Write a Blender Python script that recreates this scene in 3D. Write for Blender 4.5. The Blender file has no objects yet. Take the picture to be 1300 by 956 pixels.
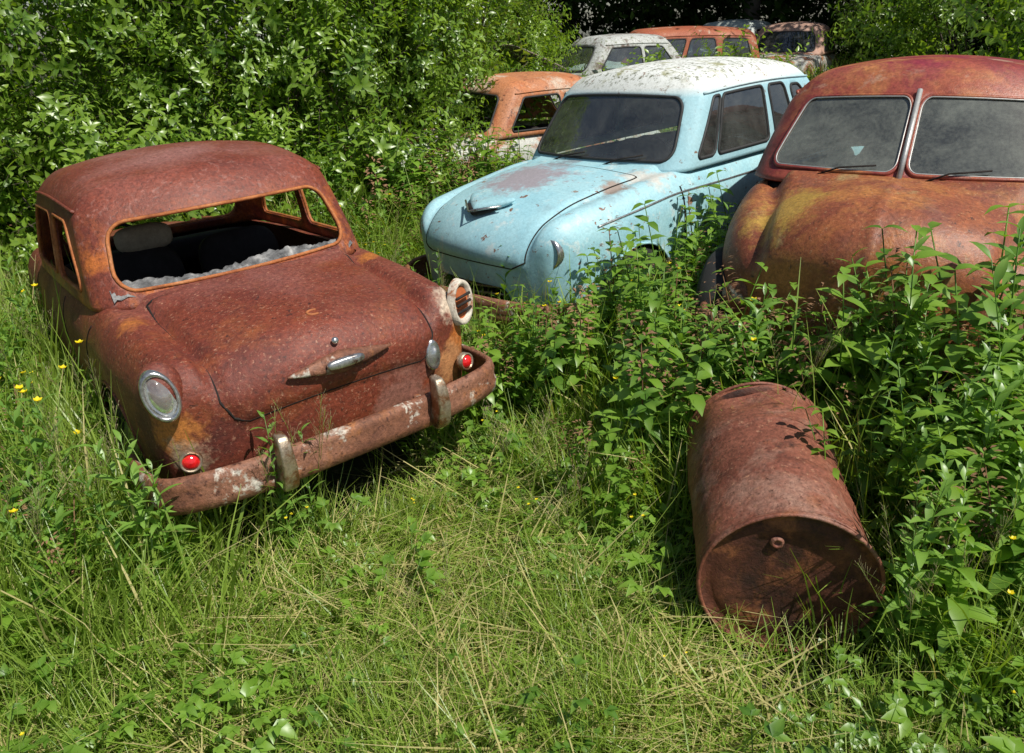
import bpy,bmesh,math,random
import numpy as np
from mathutils import Matrix,Vector,Quaternion,Euler
from mathutils import noise as mn
random.seed(7); rng=np.random.default_rng(7)
scene=bpy.context.scene
try:
    scene.view_settings.view_transform='Standard'; scene.view_settings.look='None'; scene.view_settings.exposure=0
except Exception: pass
rad=math.radians
def link(o,parent=None):
    scene.collection.objects.link(o)
    if parent is not None: o.parent=parent
    return o
def sm(a,b,x):
    t=np.clip((np.asarray(x,float)-a)/(b-a),0,1); return t*t*(3-2*t)
# ---------------------------------------------------------------- materials
def newmat(name):
    m=bpy.data.materials.new(name); m.use_nodes=True; nt=m.node_tree; nt.nodes.clear()
    return m,nt
def nd(nt,t,**k):
    n=nt.nodes.new(t)
    for a,b in k.items():
        if a.startswith('_'): setattr(n,a[1:],b)
        else:
            s=n.inputs[a.replace('__',' ')]
            if isinstance(b,bpy.types.NodeSocket): nt.links.new(b,s)
            else: s.default_value=b
    return n
def c4(c): return (c[0],c[1],c[2],1)
def ramp(nt,fac,stops,interp='LINEAR'):
    n=nt.nodes.new('ShaderNodeValToRGB'); nt.links.new(fac,n.inputs[0]); cr=n.color_ramp; cr.interpolation=interp
    while len(cr.elements)<len(stops): cr.elements.new(.5)
    for e,(p,c) in zip(cr.elements,stops):
        e.position=p; e.color=c4(c) if hasattr(c,'__len__') else (c,c,c,1)
    return n.outputs[0]
def mixc(nt,f,a,b,mode='MIX'):
    n=nt.nodes.new('ShaderNodeMix'); n.data_type='RGBA'; n.blend_type=mode
    for s,v in ((n.inputs[0],f),(n.inputs[6],a),(n.inputs[7],b)):
        if isinstance(v,bpy.types.NodeSocket): nt.links.new(v,s)
        elif hasattr(v,'__len__'): s.default_value=c4(v)
        else: s.default_value=v
    return n.outputs[2]
def math_(nt,op,a,b=None,clamp=False):
    n=nt.nodes.new('ShaderNodeMath'); n.operation=op; n.use_clamp=clamp
    for s,v in zip(n.inputs,(a,b)):
        if v is None: continue
        if isinstance(v,bpy.types.NodeSocket): nt.links.new(v,s)
        else: s.default_value=v
    return n.outputs[0]
def noise(nt,vec,scale,detail=4,rough=.55,dist=0):
    n=nd(nt,'ShaderNodeTexNoise',Vector=vec,Scale=scale,Detail=detail,Roughness=rough,Distortion=dist); return n.outputs[0]
def layered(name,base,patches=(),spots=(),rough=(.45,.8),bump=.35,spec=.4,metal=0,s1=2.2,fine=(.6,1.3),bscale=55,pits=0):
    m,nt=newmat(name)
    tc=nd(nt,'ShaderNodeTexCoord').outputs['Object']
    n1=noise(nt,tc,s1,6,.64,.4)
    col=ramp(nt,n1,[(.28+.44*i/(len(base)-1),c) for i,c in enumerate(base)])
    sep=nd(nt,'ShaderNodeSeparateXYZ',Vector=tc)
    for k,p in enumerate(patches):
        mp=nd(nt,'ShaderNodeMapping',Vector=tc); mp.inputs['Location'].default_value=(k*3.7+1.3,k*1.9,k*2.3)
        f=noise(nt,mp.outputs[0],p[0],5,.68,.3)
        f=ramp(nt,f,[(p[1],0.),(p[2],1.)])
        if len(p)>4:
            z=nd(nt,'ShaderNodeMapRange',Value=sep.outputs[2]); z.inputs[1].default_value=p[4]; z.inputs[2].default_value=p[5]
            f=math_(nt,'MULTIPLY',f,z.outputs[0])
        if len(p)>6: f=math_(nt,'MULTIPLY',f,p[6])
        col=mixc(nt,f,col,p[3])
    if spots: nz=noise(nt,tc,9,5,.7)
    for (pos,r,c) in spots:
        d=nd(nt,'ShaderNodeVectorMath',_operation='DISTANCE'); nt.links.new(tc,d.inputs[0]); d.inputs[1].default_value=pos
        q=math_(nt,'DIVIDE',d.outputs['Value'],r)
        q=math_(nt,'ADD',q,math_(nt,'MULTIPLY',math_(nt,'SUBTRACT',nz,.5),2.2))
        f=ramp(nt,q,[(.55,1.),(1.0,0.)])
        col=mixc(nt,f,col,c)
    fn=noise(nt,tc,bscale,5,.75)
    fm=nd(nt,'ShaderNodeMapRange',Value=fn); fm.inputs[1].default_value=.3; fm.inputs[2].default_value=.7; fm.inputs[3].default_value=fine[0]; fm.inputs[4].default_value=fine[1]
    comb=nd(nt,'ShaderNodeCombineXYZ')
    for i in range(3): nt.links.new(fm.outputs[0],comb.inputs[i])
    col=mixc(nt,1.,col,comb.outputs[0],'MULTIPLY')
    rr=nd(nt,'ShaderNodeMapRange',Value=n1); rr.inputs[1].default_value=.3; rr.inputs[2].default_value=.7; rr.inputs[3].default_value=rough[1]; rr.inputs[4].default_value=rough[0]
    h=math_(nt,'ADD',math_(nt,'MULTIPLY',fn,.8),math_(nt,'MULTIPLY',n1,1.5))
    b=nd(nt,'ShaderNodeBump',Strength=bump,Distance=.007,Height=h)
    p=nd(nt,'ShaderNodeBsdfPrincipled',Roughness=rr.outputs[0],Metallic=metal,Normal=b.outputs[0]); nt.links.new(col,p.inputs['Base Color'])
    p.inputs['Specular IOR Level'].default_value=spec
    o=nd(nt,'ShaderNodeOutputMaterial'); nt.links.new(p.outputs[0],o.inputs[0])
    return m
def plain(name,c,rough=.6,metal=0,spec=.5,var=.25,scale=30,bump=.1):
    return layered(name,[tuple(x*(1-var) for x in c),tuple(min(1,x*(1+var)) for x in c)],rough=(rough*.8,min(1,rough*1.2)),bump=bump,spec=spec,metal=metal,s1=scale/4,bscale=scale*2,fine=(1-var*.7,1+var*.7))
def glassmat(name,dust,dustcol=(.35,.36,.33),tint=(.75,.85,.82)):
    m,nt=newmat(name)
    tc=nd(nt,'ShaderNodeTexCoord').outputs['Object']
    n=noise(nt,tc,4,5,.7,.5); n2=noise(nt,tc,60,3,.6)
    f=ramp(nt,math_(nt,'ADD',math_(nt,'MULTIPLY',n,.75),math_(nt,'MULTIPLY',n2,.25)),[(.35,dust*.35),(.65,min(1,dust*1.5))])
    tr=nd(nt,'ShaderNodeBsdfTransparent',Color=c4(tint)); gl=nd(nt,'ShaderNodeBsdfGlossy',Roughness=.04,Color=(1,1,1,1))
    fr=nd(nt,'ShaderNodeFresnel',IOR=1.6)
    a=nd(nt,'ShaderNodeMixShader'); nt.links.new(math_(nt,'ADD',fr.outputs[0],.08,True),a.inputs[0]); nt.links.new(tr.outputs[0],a.inputs[1]); nt.links.new(gl.outputs[0],a.inputs[2])
    df=nd(nt,'ShaderNodeBsdfDiffuse',Color=c4(dustcol))
    b=nd(nt,'ShaderNodeMixShader'); nt.links.new(f,b.inputs[0]); nt.links.new(a.outputs[0],b.inputs[1]); nt.links.new(df.outputs[0],b.inputs[2])
    o=nd(nt,'ShaderNodeOutputMaterial'); nt.links.new(b.outputs[0],o.inputs[0]); return m
def leafmat(name,c1,c2,tipc=None,trans=.35,gloss=.03,grough=.4):
    m,nt=newmat(name)
    at2=nd(nt,'ShaderNodeAttribute',_attribute_name='vary')
    col=mixc(nt,at2.outputs['Fac'],c1,c2)
    at=nd(nt,'ShaderNodeAttribute',_attribute_name='tint')
    col=mixc(nt,at.outputs['Fac'],col,tipc if tipc else tuple(min(1,x*1.5) for x in c2))
    p=nd(nt,'ShaderNodeBsdfDiffuse'); nt.links.new(col,p.inputs['Color'])
    t=nd(nt,'ShaderNodeBsdfTranslucent')
    tcn=mixc(nt,1.,col,(1.5,1.45,.5),'MULTIPLY'); nt.links.new(tcn,t.inputs['Color'])
    x=nd(nt,'ShaderNodeMixShader'); x.inputs[0].default_value=trans; nt.links.new(p.outputs[0],x.inputs[1]); nt.links.new(t.outputs[0],x.inputs[2])
    out=x.outputs[0]
    if gloss>0:
        g=nd(nt,'ShaderNodeBsdfGlossy',Roughness=grough,Color=(1,1,1,1))
        y=nd(nt,'ShaderNodeMixShader'); y.inputs[0].default_value=gloss; nt.links.new(x.outputs[0],y.inputs[1]); nt.links.new(g.outputs[0],y.inputs[2]); out=y.outputs[0]
    o=nd(nt,'ShaderNodeOutputMaterial'); nt.links.new(out,o.inputs[0]); return m
# ---------------------------------------------------------------- mesh helpers
def mesh_obj(name,v,f,mat,parent=None,smooth=True):
    me=bpy.data.meshes.new(name); me.from_pydata([tuple(map(float,p)) for p in v],[],[tuple(map(int,q)) for q in f]); me.update()
    if smooth: me.polygons.foreach_set('use_smooth',[True]*len(me.polygons))
    o=bpy.data.objects.new(name,me)
    if mat: me.materials.append(mat)
    return link(o,parent)
def catmull(P,n=8,closed=False):
    P=np.asarray(P,float); N=len(P); out=[]
    for i in range(N if closed else N-1):
        if closed: p0,p1,p2,p3=P[(i-1)%N],P[i],P[(i+1)%N],P[(i+2)%N]
        else: p0,p1,p2,p3=P[max(i-1,0)],P[i],P[i+1],P[min(i+2,N-1)]
        for k in range(n):
            t=k/n; out.append(.5*((2*p1)+(-p0+p2)*t+(2*p0-5*p1+4*p2-p3)*t*t+(-p0+3*p1-3*p2+p3)*t**3))
    if not closed: out.append(P[-1])
    return np.array(out)
def tubegeo(P,r,ns=8,closed=False):
    P=np.asarray(P,float); N=len(P); r=np.broadcast_to(np.asarray(r,float),(N,))
    T=np.roll(P,-1,0)-np.roll(P,1,0) if closed else np.gradient(P,axis=0)
    T/=np.linalg.norm(T,axis=1)[:,None]+1e-12
    ref=np.array([0,0,1.]) if abs(T[0][2])<.9 else np.array([1.,0,0])
    nrm=np.cross(T[0],ref); nrm/=np.linalg.norm(nrm); V=[];F=[]
    for i in range(N):
        nrm=nrm-T[i]*nrm.dot(T[i]); nrm/=np.linalg.norm(nrm)+1e-12; b=np.cross(T[i],nrm)
        for k in range(ns):
            a=2*math.pi*k/ns; V.append(P[i]+r[i]*(math.cos(a)*nrm+math.sin(a)*b))
    M=N if closed else N-1
    for i in range(M):
        for k in range(ns):
            j=(i+1)%N; F.append((i*ns+k,i*ns+(k+1)%ns,j*ns+(k+1)%ns,j*ns+k))
    if not closed: F.append(tuple(range(ns))[::-1]); F.append(tuple((N-1)*ns+k for k in range(ns)))
    return V,F
def tube(name,P,r,mat,parent,ns=8,closed=False):
    v,f=tubegeo(P,r,ns,closed); return mesh_obj(name,v,f,mat,parent)
def sweep(name,P,prof,mat,parent,scale=None):
    P=np.asarray(P,float);T=np.gradient(P,axis=0);T/=np.linalg.norm(T,axis=1)[:,None];V=[];F=[];n=len(prof)
    for i in range(len(P)):
        N=np.cross(T[i],[0,0,1]);N/=np.linalg.norm(N); s=1 if scale is None else scale[i]
        for (a,b) in prof: V.append(P[i]+N*a*s+np.array([0,0,b*s]))
    for i in range(len(P)-1):
        for k in range(n): F.append((i*n+k,i*n+(k+1)%n,(i+1)*n+(k+1)%n,(i+1)*n+k))
    F.append(tuple(range(n))); F.append(tuple((len(P)-1)*n+k for k in range(n))[::-1])
    return mesh_obj(name,V,F,mat,parent)
def blob(name,loc,size,mat,parent,rot=(0,0,0),box=0.0,fn=None,seg=28):
    e=1-box*.85; V=[];F=[];m=seg//2
    sp=lambda w,q: math.copysign(abs(w)**q,w)
    M=Euler(rot).to_matrix()
    for i in range(m+1):
        ph=-math.pi/2+math.pi*i/m
        for j in range(seg):
            th=2*math.pi*j/seg
            p=Vector((size[0]*sp(math.cos(ph),e)*sp(math.cos(th),e),size[1]*sp(math.cos(ph),e)*sp(math.sin(th),e),size[2]*sp(math.sin(ph),e)))
            if fn: p=Vector(fn(p))
            p=M@p; V.append((p.x+loc[0],p.y+loc[1],p.z+loc[2]))
    for i in range(m):
        for j in range(seg): F.append((i*seg+j,i*seg+(j+1)%seg,(i+1)*seg+(j+1)%seg,(i+1)*seg+j))
    return mesh_obj(name,V,F,mat,parent)
def revolve(name,prof,loc,axis,mat,parent,seg=32,sc=(1,1)):
    q=Vector((0,0,1)).rotation_difference(Vector(axis).normalized()).to_matrix();V=[];F=[];n=len(prof)
    for j in range(seg):
        a=2*math.pi*j/seg
        for (r,h) in prof:
            p=q@Vector((r*math.cos(a)*sc[0],r*math.sin(a)*sc[1],h)); V.append((p.x+loc[0],p.y+loc[1],p.z+loc[2]))
    for j in range(seg):
        for k in range(n-1): F.append((j*n+k,((j+1)%seg)*n+k,((j+1)%seg)*n+k+1,j*n+k+1))
    return mesh_obj(name,V,F,mat,parent)
def inset(poly,r):
    P=np.array(poly,float);N=len(P)
    ar=sum(P[i][0]*P[(i+1)%N][1]-P[(i+1)%N][0]*P[i][1] for i in range(N))
    if ar<0: P=P[::-1].copy()
    out=[]
    for i in range(N):
        a,b,c=P[i-1],P[i],P[(i+1)%N]; d1=(b-a)/np.linalg.norm(b-a); d2=(c-b)/np.linalg.norm(c-b)
        n1=np.array([-d1[1],d1[0]]); n2=np.array([-d2[1],d2[0]]); k=(n1+n2)/(1+n1.dot(n2)); out.append(b+k*r)
    return np.array(out)
class Hole:
    def __init__(s,poly,r): s.P=inset(poly,r); s.r=r
    def g(s,q):
        P=s.P;N=len(P);d=np.full(len(q),1e9);ins=np.ones(len(q),bool)
        for i in range(N):
            a,b=P[i],P[(i+1)%N];e=b-a;w=q-a;t=np.clip((w@e)/(e@e),0,1);dd=np.linalg.norm(w-t[:,None]*e,axis=1);d=np.minimum(d,dd)
            ins&=(e[0]*w[:,1]-e[1]*w[:,0])>=0
        return np.where(ins,-d,d)-s.r
    def outline(s,n=6,off=0):
        P=s.P;N=len(P);out=[]
        for i in range(N):
            a,b,c=P[i-1],P[i],P[(i+1)%N];d1=(b-a);d2=(c-b);a1=math.atan2(-d1[0],d1[1]);a2=math.atan2(-d2[0],d2[1])
            while a2<a1: a2+=2*math.pi
            for k in range(n+1):
                t=a1+(a2-a1)*k/n; out.append(b+(s.r+off)*np.array([math.cos(t),math.sin(t)]))
        out=np.array(out); res=[]
        for i in range(len(out)):
            a,b=out[i],out[(i+1)%len(out)];L=np.linalg.norm(b-a);m=max(1,int(L/.04))
            for k in range(m): res.append(a+(b-a)*k/m)
        return np.array(res)
class Circ:
    def __init__(s,c,r): s.c=np.array(c,float); s.r=r
    def g(s,q): return np.linalg.norm(q-s.c,axis=1)-s.r
    def outline(s,n=32,off=0):
        t=np.linspace(0,2*math.pi,40,endpoint=False); return s.c+(s.r+off)*np.stack([np.cos(t),np.sin(t)],1)
def face3(face,q,D):
    a,y0,y1,c=D; n=len(q);o=np.zeros((n,3))
    if face=='top': o[:,0]=q[:,0];o[:,1]=q[:,1];o[:,2]=c
    elif face=='rear': o[:,0]=q[:,0];o[:,1]=y0;o[:,2]=q[:,1]
    elif face=='front': o[:,0]=q[:,0];o[:,1]=y1;o[:,2]=q[:,1]
    elif face=='left': o[:,0]=-a;o[:,1]=q[:,0];o[:,2]=q[:,1]
    elif face=='right': o[:,0]=a;o[:,1]=q[:,0];o[:,2]=q[:,1]
    return o
class Shell:
    def __init__(s,a,y0,y1,c,r,warp,disp=None):
        s.D=(a,y0,y1,c); s.r=np.array(r,float); s.warp=warp; s.disp=disp; s.holes={}
    def map(s,raw):
        raw=np.asarray(raw,float);a,y0,y1,c=s.D;r=s.r
        inn=np.stack([np.clip(raw[:,0],-a+r[0],a-r[0]),np.clip(raw[:,1],y0+r[1],y1-r[1]),np.minimum(raw[:,2],c-r[2])],1)
        d=(raw-inn)/r; n=np.linalg.norm(d,axis=1)[:,None]+1e-9; d=d/n; p=inn+r*d
        if s.disp is not None: p=p+d*s.disp(raw)[:,None]
        return s.warp(p)
    def fmap(s,face,q): return s.map(face3(face,np.asarray(q,float),s.D))
    def build(s,name,mat,parent,res,glass=None,solid=0):
        a,y0,y1,c=s.D;V=[];F=[];GV=[];GF=[];off=0;goff=0
        rngs={'top':((-a,a),(y0,y1)),'rear':((-a,a),(0,c)),'front':((-a,a),(0,c)),'left':((y0,y1),(0,c)),'right':((y0,y1),(0,c))}
        for face,((s0,s1),(t0,t1)) in rngs.items():
            ns=max(2,int(round((s1-s0)/res)));ntt=max(2,int(round((t1-t0)/res)))
            S,T=np.meshgrid(np.linspace(s0,s1,ns+1),np.linspace(t0,t1,ntt+1),indexing='ij');q=np.stack([S.ravel(),T.ravel()],1)
            idx=np.arange(len(q)).reshape(ns+1,ntt+1)
            Q=np.stack([idx[:-1,:-1].ravel(),idx[1:,:-1].ravel(),idx[1:,1:].ravel(),idx[:-1,1:].ravel()],1)
            if face in('front','left'): Q=Q[:,::-1]
            keep=np.ones(len(Q),bool); gl=np.zeros(len(Q),bool)
            for h in s.holes.get(face,[]):
                cen=q[Q].mean(1); dl=h.g(cen)<0
                bv=np.intersect1d(Q[dl].ravel(),Q[~dl].ravel()) if dl.any() and (~dl).any() else []
                bv=np.array([b for b in bv if s0+1e-6<q[b][0]<s1-1e-6 and t0+1e-6<q[b][1]<t1-1e-6],int)
                if len(bv):
                    for _ in range(3):
                        w=q[bv];g=h.g(w);e=1e-4;gx=(h.g(w+[e,0])-h.g(w-[e,0]))/(2*e);gy=(h.g(w+[0,e])-h.g(w-[0,e]))/(2*e)
                        nn=gx*gx+gy*gy+1e-6; q[bv]=w-np.stack([g*gx/nn,g*gy/nn],1)*.97
                keep&=~dl
                if getattr(h,'glass',False): gl|=dl
            W=s.fmap(face,q); V.append(W);F.append(Q[keep]+off);off+=len(W)
            if gl.any(): GV.append(W);GF.append(Q[gl]+goff);goff+=len(W)
        def mk(nm,V,F,mt):
            V=np.concatenate(V);F=np.concatenate(F);o=mesh_obj(nm,V,F,mt,parent)
            bm=bmesh.new();bm.from_mesh(o.data);bmesh.ops.remove_doubles(bm,verts=bm.verts,dist=2e-4)
            loose=[v for v in bm.verts if not v.link_faces];bmesh.ops.delete(bm,geom=loose,context='VERTS')
            bmesh.ops.recalc_face_normals(bm,faces=bm.faces)
            bm.to_mesh(o.data);bm.free();o.data.polygons.foreach_set('use_smooth',[True]*len(o.data.polygons));return o
        o=mk(name,V,F,mat)
        if solid:
            md=o.modifiers.new('t','SOLIDIFY');md.thickness=solid;md.offset=-1
        if glass and GV: mk('window_glass',GV,GF,glass)
        return o
def interp_s(y,pts,w=.1):
    P=np.array(pts,float); y=np.asarray(y,float)
    return sum(np.interp(y+d*w,P[:,0],P[:,1]) for d in (-1,-.6,-.3,0,.3,.6,1))/7
# ---------------------------------------------------------------- car builder
TIRE=plain('tire_rubber',(.02,.02,.02),.9)
DARK=plain('dark_interior',(.018,.014,.012),.9)
RUBBER=plain('window_rubber',(.025,.025,.025),.7)
CHROME=layered('tarnished_chrome',[(.42,.42,.40),(.62,.62,.60)],patches=[(14,.58,.7,(.16,.07,.03))],rough=(.12,.4),bump=.15,spec=.5,metal=.85,s1=8)
LENS=glassmat('lamp_lens',.25,(.6,.62,.6))
REFL=layered('lamp_reflector',[(.5,.5,.5),(.7,.7,.7)],rough=(.1,.3),metal=.9)
SEAM=plain('panel_gap',(.012,.008,.006),.9)
def make_car(name,pose,S):
    x,y,z,yaw,pit,rol,sc=pose
    e=bpy.data.objects.new(name,None); scene.collection.objects.link(e); e.empty_display_size=.3
    e.matrix_world=Matrix.Translation((x,y,z))@Matrix.Rotation(rad(yaw),4,'Z')@Matrix.Rotation(rad(pit),4,'X')@Matrix.Rotation(rad(rol),4,'Y')@Matrix.Scale(sc,4)
    hw,y0,y1,z0=S['hw'],S['y0'],S['y1'],S['z0']; c=S.get('c',.62)
    yc=(y0+y1)/2;hl=(y1-y0)/2; uh=S.get('uh',.70)
    def zt(X,Y):
        u=np.abs(X)/hw; zc=interp_s(Y,S['zc']); zf=interp_s(Y,S['zf'])
        cab=sm(S['gy0']-.15,S['gy0']+.1,Y)*(1-sm(S['gy1']-.1,S['gy1']+.15,Y))
        dome=zc-S.get('dome',.08)*(u/uh)**2*(1-cab)
        fen=zf-.03*((u-.84)/.16)**2
        t=sm(uh-.04,uh+.07,u); val=S.get('valley',.012)*np.exp(-((u-uh)/.035)**2)*(1-cab)
        return dome*(1-t)+fen*t-val
    def warp(p):
        X,Y,Z=p[:,0],p[:,1],p[:,2]; h=Z/c
        sr=np.clip((yc-.3-Y)/(hl-.3),0,1); sf=np.clip((Y-yc-.3)/(hl-.3),0,1)
        top=zt(X,Y); Zn=z0+Z*(top-z0)/c
        Xn=X*(1-S.get('tr',.07)*sr**2.2-S.get('tf',.08)*sf**2.2)*(1-.05*np.clip(h,0,1)**2)*(1-.06*(1-np.clip(h,0,1))**2)
        for w in S.get('wheels',(-1.22,1.28)): Xn=Xn+np.sign(X)*.018*np.exp(-((Y-w)/.40)**2)*sm(.75,.95,np.abs(X)/hw)*np.clip(1-h*.8,0,1)
        er=np.clip((yc-Y)/hl,0,1)**5; ef=np.clip((Y-yc)/hl,0,1)**5
        Yn=Y+er*(S.get('pr',.10)*(X/hw)**2+S.get('lr',.0)*(1-h)**2)-ef*(S.get('pf',.14)*(X/hw)**2+S.get('lf',.03)*(1-h)**2)
        dn=S.get('dents',.0)
        if dn: Zn=Zn+dn*np.sin(X*5+Y*3)*np.sin(Y*4.3-X*2)*np.clip(h,0,1)**3
        return np.stack([Xn,Yn,Zn],1)
    body=Shell(hw,y0,y1,c,S.get('r',(.13,.17,.15)),warp,S.get('disp'))
    wy=S.get('wheels',(-1.22,1.28)); wr=.34
    gy0,gy1=S['gy0'],S['gy1']; ga=S['ga']
    ca=min(ga,hw-.06)
    body.holes={'top':[Hole([(-ca+.07,gy0+.06),(ca-.07,gy0+.06),(ca-.07,gy1-.08),(-ca+.07,gy1-.08)],.08)],
        'left':[Circ((w,.03),wr) for w in wy],'right':[Circ((w,.03),wr) for w in wy]}
    for k,v in S.get('bholes',{}).items(): body.holes[k]=body.holes.get(k,[])+v
    body.build('body',S['mat'],e,S.get('res',.025))
    for sd in(-1,1):
        for w in wy:
            tube('wheel_arch',body.fmap('left' if sd<0 else 'right',[q for q in Circ((w,.03),wr).outline() if q[1]>=.0]),.008,S['mat'],e)
            revolve('wheel',[(0,.07),(.15,.075),(.17,.09),(.20,.085),(.28,.09),(.31,.06),(.315,0),(.31,-.07),(.2,-.09),(0,-.08)],(sd*(hw-.14),w,.31),(sd,0,0),TIRE,e,24)
            revolve('hub_cap',[(0,.10),(.06,.098),(.12,.085),(.15,.07)],(sd*(hw-.135),w,.31),(sd,0,0),S.get('trim',CHROME),e,20)
    mesh_obj('floor_pan',[(-hw+.08,y0+.25,z0+.03),(hw-.08,y0+.25,z0+.03),(hw-.08,y1-.35,z0+.03),(-hw+.08,y1-.35,z0+.03)],[(0,1,2,3)],DARK,e)
    gz,gc=S['gz'],S['gc']; gyc=(gy0+gy1)/2; ghl=(gy1-gy0)/2
    def gwarp(p):
        X,Y,Z=p[:,0],p[:,1],p[:,2];h=Z/gc;v=(Y-gy0)/(gy1-gy0)
        yr=gy0+S['leanr']*np.clip(h,0,1.2)**S.get('lrp',1.); yf=gy1-S['leanf']*h
        Yn=yr+(yf-yr)*v
        Yn=Yn+(1-v).clip(0,1)**4*S.get('gpr',.10)*(X/ga)**2-v.clip(0,1)**4*S.get('gpf',.10)*(X/ga)**2
        Xn=X*(1-S['tum']*h**1.3-S.get('gtr',.06)*(1-v).clip(0,1)**2-S.get('gtf',.03)*v.clip(0,1)**2)
        vr=(Yn-gyc-S.get('cy',0))/(ghl)
        Zn=gz+Z+np.clip(h,0,1)**3*(S.get('crx',.06)*(1-(X/ga)**2)-S.get('cry',.09)*vr**2)
        return np.stack([Xn,Yn,Zn],1)
    gh=Shell(ga,gy0,gy1,gc,S.get('gr',(.14,.14,.12)),gwarp)
    for k,l in S['win'].items():
        gh.holes[k]=l
        for h in l: h.glass=S.get('glass') is not None and not getattr(h,'open',False)
    gh.build('roof_and_pillars',S.get('gmat',S['mat']),e,S.get('gres',.022),glass=S.get('glass'),solid=.018)
    for k,l in S['win'].items():
        for h in l: tube('window_seal',gh.fmap(k,h.outline()),S.get('sealr',.011),S.get('seal',RUBBER),e,6,True)
    for sd in(-1,1):
        zz=gc-.085; P=[(sd*ga,yy,zz) for yy in np.linspace(gy0+.12,gy1-.1,30)]
        tube('roof_gutter',gh.map(P)+np.array([sd*.006,0,0]),.009,S.get('gmat',S['mat']),e,6)
    sm_=S.get('seatmat',DARK)
    for (sx,sy) in ((-.3,gyc+.12),(.3,gyc+.12)):
        blob('seat_back',(sx,sy,z0+.46),(.25,.07,.27),sm_,e,(rad(-12),0,0),.6); blob('seat_cushion',(sx,sy+.27,z0+.22),(.25,.26,.09),sm_,e,(0,0,0),.6)
    blob('rear_seat',(0,gy0+.42,z0+.40),(.55,.08,.25),sm_,e,(rad(-15),0,0),.6)
    dy=gy1-.22; blob('dashboard',(0,dy,gz-.08),(ga-.1,.09,.08),DARK,e,(0,0,0),.5)
    t=np.linspace(0,2*math.pi,28,endpoint=False); sx=S.get('steer',-.3)
    tube('steering_wheel',[(sx+.19*math.cos(a),dy-.17+.19*math.sin(a)*.45,gz+.02+.19*math.sin(a)*.85) for a in t],.011,DARK,e,6,True)
    return e,body,gh
def seam(body,raw,e,r=.005,mat=None,name='panel_seam'):
    raw=np.array(raw,float);out=[]
    for i in range(len(raw)-1):
        m=max(1,int(np.linalg.norm(raw[i+1]-raw[i])/.025))
        for k in range(m): out.append(raw[i]+(raw[i+1]-raw[i])*k/m)
    out.append(raw[-1]); tube(name,body.map(out),r,mat or SEAM,e,6)
# ================= rusted sedan seen from behind
rustA=layered('rusty_sedan_paint',[(.085,.018,.012),(.155,.031,.017),(.21,.046,.022),(.13,.028,.019)],
  patches=[(3.5,.54,.72,(.28,.08,.027)),(34,.58,.69,(.05,.015,.012)),(1.3,.46,.68,(.28,.11,.09),.82,1.0,.85),(70,.58,.67,(.38,.18,.11)),(1.1,.52,.62,(.075,.02,.016),1.0,.5,.6)],  # height-masked pinkish patch: reflected sheen on boot lid put into the colour
  spots=[((.69,-1.97,.80),.15,(.55,.44,.33)),((.70,-1.95,.62),.13,(.5,.15,.03)),((-.70,-1.95,.60),.14,(.5,.18,.04)),((-.66,-1.98,.48),.12,(.40,.28,.18)),((.60,-2.0,.50),.14,(.48,.22,.09)),((.3,-2.0,.45),.18,(.26,.11,.08)),((-.62,-1.3,.95),.10,(.4,.13,.03)),((.6,-1.2,.97),.10,(.42,.14,.03))],
  rough=(.38,.72),bump=.75,spec=.5,s1=1.8,fine=(.5,1.4))
rustA_g=layered('rusty_roof_paint',[(.10,.022,.015),(.17,.037,.021),(.22,.052,.028),(.145,.034,.021)],
  patches=[(4,.46,.66,(.52,.15,.03),1.38,1.18),(30,.56,.7,(.30,.13,.10)),(1.5,.42,.68,(.30,.13,.11),1.40,1.52),(70,.60,.68,(.06,.02,.015))],rough=(.36,.68),bump=.65,spec=.5,s1=1.6,fine=(.5,1.4))  # broad pinkish patch near the crown paints the roof's sheen haze into the colour
orseal=layered('orange_rust_edge',[(.22,.06,.02),(.42,.14,.04),(.5,.22,.09)],s1=7,bump=.4,rough=(.6,.8))
def dispA(raw):
    X,Y,Z=raw[:,0],raw[:,1],raw[:,2]
    w=np.interp(Z,[.36,.52],[.47,.545])
    d=np.minimum(np.minimum(w-np.abs(X),(Z-.36)),(-1.17-Y))
    return .018*sm(0,.025,d)
sideA=[Hole([(-.93,.07),(-.27,.07),(-.27,.40),(-.74,.40)],.06),Hole([(-.17,.07),(.62,.07),(.62,.40),(-.17,.40)],.06)]
SA=dict(hw=.79,y0=-2.04,y1=2.0,z0=.28,c=.62,uh=.70,mat=rustA,gmat=rustA_g,seal=orseal,sealr=.010,dents=.005,
  zc=[(-2.05,.85),(-1.85,.90),(-1.5,.955),(-1.1,.99),(-.9,.96),(0,.95),(.8,.98),(1.5,.92),(2,.82)],
  zf=[(-2.05,.86),(-1.6,.90),(-1.1,.935),(0,.95),(.8,.93),(2,.84)],dome=.07,valley=.022,disp=dispA,pr=.10,lr=.06,tr=.06,
  r=(.11,.15,.17),gy0=-1.17,gy1=.80,ga=.735,gz=.92,gc=.565,leanr=.30,leanf=.34,tum=.10,gtr=.05,crx=.08,cry=.15,cy=.10,gr=(.16,.17,.14),gpr=.15,
  win={'rear':[Hole([(-.635,.075),(.635,.075),(.61,.40),(-.61,.40)],.10)],
       'front':[Hole([(-.60,.06),(.60,.06),(.56,.42),(-.56,.42)],.09)],'left':sideA,'right':sideA})
eA,bA,gA=make_car('rusty_sedan_car',(-1.832,4.454,-.103,37.14,-3.6,-2.52,.962),SA)
seam(bA,[(-.545,-1.17,.62),(-.545,-2.04,.62),(-.545,-2.04,.52),(-.50,-2.04,.40),(-.44,-2.04,.36),(.44,-2.04,.36),(.50,-2.04,.40),(.545,-2.04,.52),(.545,-2.04,.62),(.545,-1.17,.62),(-.545,-1.17,.62)],eA,.006)
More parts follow.
